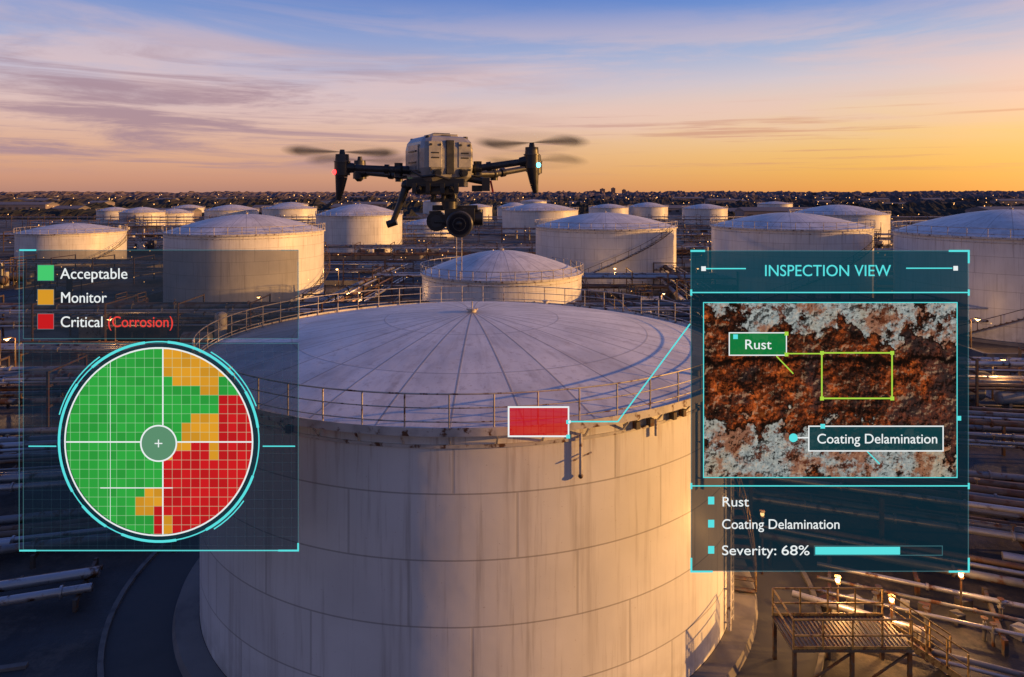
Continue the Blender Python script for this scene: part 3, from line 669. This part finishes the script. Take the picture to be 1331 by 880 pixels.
def clip(poly,n=72):
    for i in range(n):
        an=2*math.pi*(i+.5)/n; nx,ny=math.cos(an),math.sin(an); res=[]
        for j in range(len(poly)):
            P,Q=poly[j],poly[(j+1)%len(poly)]; dp=(P[0]-cx)*nx+(P[1]-cy)*ny-R; dq=(Q[0]-cx)*nx+(Q[1]-cy)*ny-R
            if dp<=0: res.append(P)
            if dp*dq<0: q=dp/(dp-dq); res.append((P[0]+(Q[0]-P[0])*q,P[1]+(Q[1]-P[1])*q))
        poly=res
        if len(poly)<3: return []
    return poly
def zone(x,y):
    if x<213:
        if y>657 and x>201: return gR
        if 633<y<645 and x>189: return gY
        if 645<=y<669 and x>177: return gY
        return gG
    if y<573:
        if x>300: return gR if y>513 else (gY if y<481 else gG)
        if x>285: return gR if y>513 else (gG if 489<y else gY)
        if y<489: return gY
        if y<501: return gY if x>225 else gG
        if y<513: return gY if 255<x<285 else gG
        if 541<y and x>249: return gY
        if 553<y and x>237: return gY
        return gG
    if y<585: return gY if x<249 or 273<x<285 else gR
    if y<597: return gY if x<225 or 273<x<285 else gR
    if y>669 and x<225: return gY
    return gR
a=MB(); cell=12
for i in range(-1,22):
    for j in range(-1,22):
        x0=81+i*cell; y0=453+j*cell
        pl=clip([(x0,y0),(x0+cell,y0),(x0+cell,y0+cell),(x0,y0+cell)])
        if len(pl)>=3: a.add([W(q[0],q[1],.04) for q in pl][::-1],[tuple(range(len(pl)))],random.choice(zone(x0+6,y0+6)))
lp(a,'condition_map_cells',PL)
a=MB()
for i in range(-1,22):
    xx=81+i*cell
    if abs(xx-cx)<R: h=math.sqrt(R*R-(xx-cx)**2); line(a,(xx,cy-h),(xx,cy+h),.9,grid,.05)
    yy=453+i*cell
    if abs(yy-cy)<R: h=math.sqrt(R*R-(yy-cy)**2); line(a,(cx-h,yy),(cx+h,yy),.9,grid,.052)
line(a,(213,cy-R),(213,cy+R),1.8,white,.058); line(a,(cx-R,573.5),(cx+R,573.5),1.8,white,.06)
line(a,(132,633),(226,633),1.3,white,.061); line(a,(145,470),(145,676),.7,white,.061)
ring(a,208,575,12,24,hubM,.07,0,360); ring(a,208,575,23,2,white,.08); line(a,(203,575),(213,575),1.5,white,.085); line(a,(208,570),(208,580),1.5,white,.086)
lp(a,'map_grid_and_crosshair',PL)
PR=empty('inspection_view_hud',W(1078,534))
a=MB(); quad(a,898,326,1258,380,hdr,0); quad(a,898,380,1258,742,darkR,0); lp(a,'hud_backing',PR)
a=MB(); frame(a,898,326,1258,742,1.2,cyanD,.02); line(a,(898,380),(1258,380),1.6,cyan,.03); line(a,(898,631),(1258,631),1.6,cyan,.03)
for (p,q) in(((1232,326),(1259,326)),((1258,325),(1258,342)),((1232,742),(1259,742)),((1258,724),(1258,743)),((897,742),(926,742)),((898,724),(898,743)),((897,326),(916,326)),((898,376),(898,384)),((1258,376),(1258,384)),((898,627),(898,635)),((1258,627),(1258,635))): line(a,p,q,2.6,cyan,.04)
line(a,(917,349),(969,349),1.6,cyan,.03); line(a,(1177,348.5),(1237,348.5),1.6,cyan,.03); quad(a,911,346,917,352,white,.04); quad(a,1238,345.5,1244,351.5,white,.04)
frame(a,914,393,1243,620,1.2,cyan,.035); quad(a,1242,540,1248,546,cyan,.045)
for yy in(650,680,714): quad(a,920,yy-5,928,yy+5,cyan,.03)
frame(a,1058,709,1224,721,1.2,cyanD,.03); quad(a,1059,710,1169,720,cyan,.035)
lp(a,'frame_lines',PR)
m=bpy.data.materials.new('inspection_photo'); m.use_nodes=True; t=NT(m.node_tree); t.n.clear()
try: m.cycles.emission_sampling='NONE'
except Exception: pass
o=t.new('ShaderNodeOutputMaterial'); e=t.new('ShaderNodeEmission'); oc=t.new('ShaderNodeTexCoord').outputs['Object']
x,y,z=t.xyz(oc)[:3]
def height(loc):
    wv=t.noise(oc,.42,5,.6,loc=(loc[0]+3,0,loc[1]+1)); wx=t.noise(oc,1.1,9,.62,loc=(loc[0]+8,0,loc[1]+4))
    zz=t.m('ADD',t.m('SUBTRACT',z,.25),t.m('ADD',t.m('MULTIPLY',x,.12),t.m('MULTIPLY',t.m('SUBTRACT',wv,.5),2.6)))
    bandf=t.mr(t.m('ABSOLUTE',zz),.35,2.0,.20,-.10,False)
    return t.m('ADD',wx,bandf)
h0=height((0,0)); h1=height((.03,-.045))
mask=t.mr(h0,.49,.505)
fine=t.noise(oc,7,8,.75); mid=t.noise(oc,1.3,7,.7,loc=(6,2,9)); big=t.noise(oc,.6,4,.6,loc=(1,2,30))
vo=t.new('ShaderNodeTexVoronoi',feature='F1'); vw=t.new('ShaderNodeVectorMath',operation='ADD'); nn_=t.new('ShaderNodeTexNoise'); nn_.inputs['Scale'].default_value=3; t.l.new(oc,nn_.inputs[0]); 
vs_=t.new('ShaderNodeVectorMath',operation='SCALE'); t.l.new(nn_.outputs['Color'],vs_.inputs[0]); vs_.inputs['Scale'].default_value=.5; t.l.new(oc,vw.inputs[0]); t.l.new(vs_.outputs[0],vw.inputs[1]); t.l.new(vw.outputs[0],vo.inputs['Vector']); vo.inputs['Scale'].default_value=6
vcell=t.xyz(vo.outputs['Color'])[0]; vd=vo.outputs['Distance']
paint=t.ramp(fine,[(.32,lin(84,90,92)),(.43,lin(132,140,140)),(.58,lin(172,178,174)),(.72,lin(206,204,192))])
paint=t.mix(t.mr(big,.46,.64,0,.55),paint,lin(172,148,112))
paint=t.mix(t.mr(mid,.48,.58,0,.85),paint,lin(138,78,44)); paint=t.mix(t.mr(t.noise(oc,2.4,9,.8,loc=(2,2,2)),.525,.575,0,.95),paint,lin(88,42,24))
paint=t.mix(t.mr(t.noise(oc,11,4,.7,loc=(7,1,4)),.59,.66,0,.8),paint,lin(56,34,25))
rust=t.ramp(t.m('ADD',t.m('MULTIPLY',mid,.6),t.m('MULTIPLY',fine,.4)),[(.39,lin(20,14,13)),(.45,lin(58,33,25)),(.50,lin(108,50,26)),(.55,lin(166,74,32)),(.61,lin(212,108,46)),(.71,lin(214,150,98))])
rust=t.mix(t.m('MULTIPLY',t.mr(vcell,.3,.95),.4),rust,lin(42,28,25)); rust=t.mix(t.mr(vd,.38,.75,0,.7),rust,lin(12,9,8))
deep=t.mr(t.m('ADD',big,t.m('MULTIPLY',x,.03)),.50,.59); rust=t.mix(t.m('MULTIPLY',deep,.65),rust,lin(52,42,42))
img=t.mix(mask,paint,rust)
edge_shade=t.m('SUBTRACT',h0,h1); 
img=t.mix(t.mr(edge_shade,.008,.04,0,.85),img,lin(16,11,9)); img=t.mix(t.mr(edge_shade,-.02,-.06,0,.3),img,lin(225,180,140))  # flake relief: shaded and lit edges painted into the picture
lipf=t.m('MULTIPLY',t.mr(h0,.475,.495),t.mr(h0,.54,.51)); img=t.mix(t.m('MULTIPLY',lipf,t.mr(mid,.4,.5,.3,.95)),img,lin(24,16,12))
ck=t.m('ABSOLUTE',t.m('ADD',t.m('SUBTRACT',z,.85),t.m('MULTIPLY',t.m('SUBTRACT',t.noise(oc,.8,8,.65,loc=(4,0,2)),.5),1.4)))
img=t.mix(t.mr(ck,.03,.13,.95,0),img,lin(16,11,9))
t.l.new(img,e.inputs[0]); e.inputs[1].default_value=.92; t.l.new(e.outputs[0],o.inputs[0])
hw_,hh_=329/2*k,227/2*k
me=MB(); me.add([(-hw_,0,-hh_),(hw_,0,-hh_),(hw_,0,hh_),(-hw_,0,hh_)],[(0,1,2,3)],m); oo=me.obj('corrosion_closeup_image',W(1078.5,506.5,.025)); oo.parent=PR; oo.matrix_parent_inverse=Matrix.Translation(PR.location).inverted()
a=MB(); quad(a,947,432,1021,461,gLab,.06); frame(a,947,432,1021,461,1.4,white,.065); line(a,(1008,462),(1030,485),1.6,lime,.06); line(a,(1021,459),(1068,459),1.6,lime,.06)
frame(a,1067,458,1158,517,2,lime,.06)
for (xx,yy) in((1067,458),(1158,458),(1067,517),(1158,517),(1021,433),(1021,460)): quad(a,xx-2.5,yy-2.5,xx+2.5,yy+2.5,lime,.07)
quad(a,952,434,958,440,cyan,.07)
quad(a,1050,553,1224,585,dLab,.06); frame(a,1050,553,1224,585,1.6,white,.065); line(a,(1032,568),(1050,568),1.6,white,.06); ring(a,1030,568,2.8,5.6,cyan,.066); line(a,(1125,585),(1142,602),1.6,cyan,.06)
quad(a,1065,550,1071,556,cyan,.07)
lp(a,'callout_boxes',PR)
tx('INSPECTION VIEW',992,358.5,21,163,cyan,PR); tx('Rust',966,453,18,34,white,PR,off=.08); tx('Coating Delamination',1060,575,18,155,white,PR,off=.08)
tx('Rust',937,657,18,34,white,PR); tx('Coating Delamination',937,686,18,152,white,PR); tx('Severity:',937,720,18,70,white,PR); tx('68%',1014,720,18,36,white,PR)
a=MB(); 
def Wd(x,y,d): return Vector(((x-CX)/F*d,d,CZ-(y-HY)/F*d))
dm=20.35
def q3(x0,y0,x1,y1,mm,d): a.add([Wd(x0,y1,d),Wd(x1,y1,d),Wd(x1,y0,d),Wd(x0,y0,d)],[(0,1,2,3)],mm)
q3(661,529,739,567,redF,dm)
for i in range(1,8): q3(661+i*9.75-.3,529,661+i*9.75+.3,567,gR[0],dm-.01)
for yy in(541,554): q3(661,yy-.3,739,yy+.3,gR[0],dm-.012)
for (b4) in((660,528,740,530.2),(660,566,740,568.2),(660,530.2,662.2,566),(738,530.2,740,566)): q3(*b4,white,dm-.02)
for (u,v) in((736,546),(736,565)): q3(u,v,u+5,v+5,cyan,dm-.03)
P=[Wd(740,548,dm),Wd(803,548,20.0),W(897,421)]
for i in range(2): a.cyl(P[i],P[i+1],.02,cyan,8)
a.ball(P[0],.05,white); 
a.obj('defect_marker')
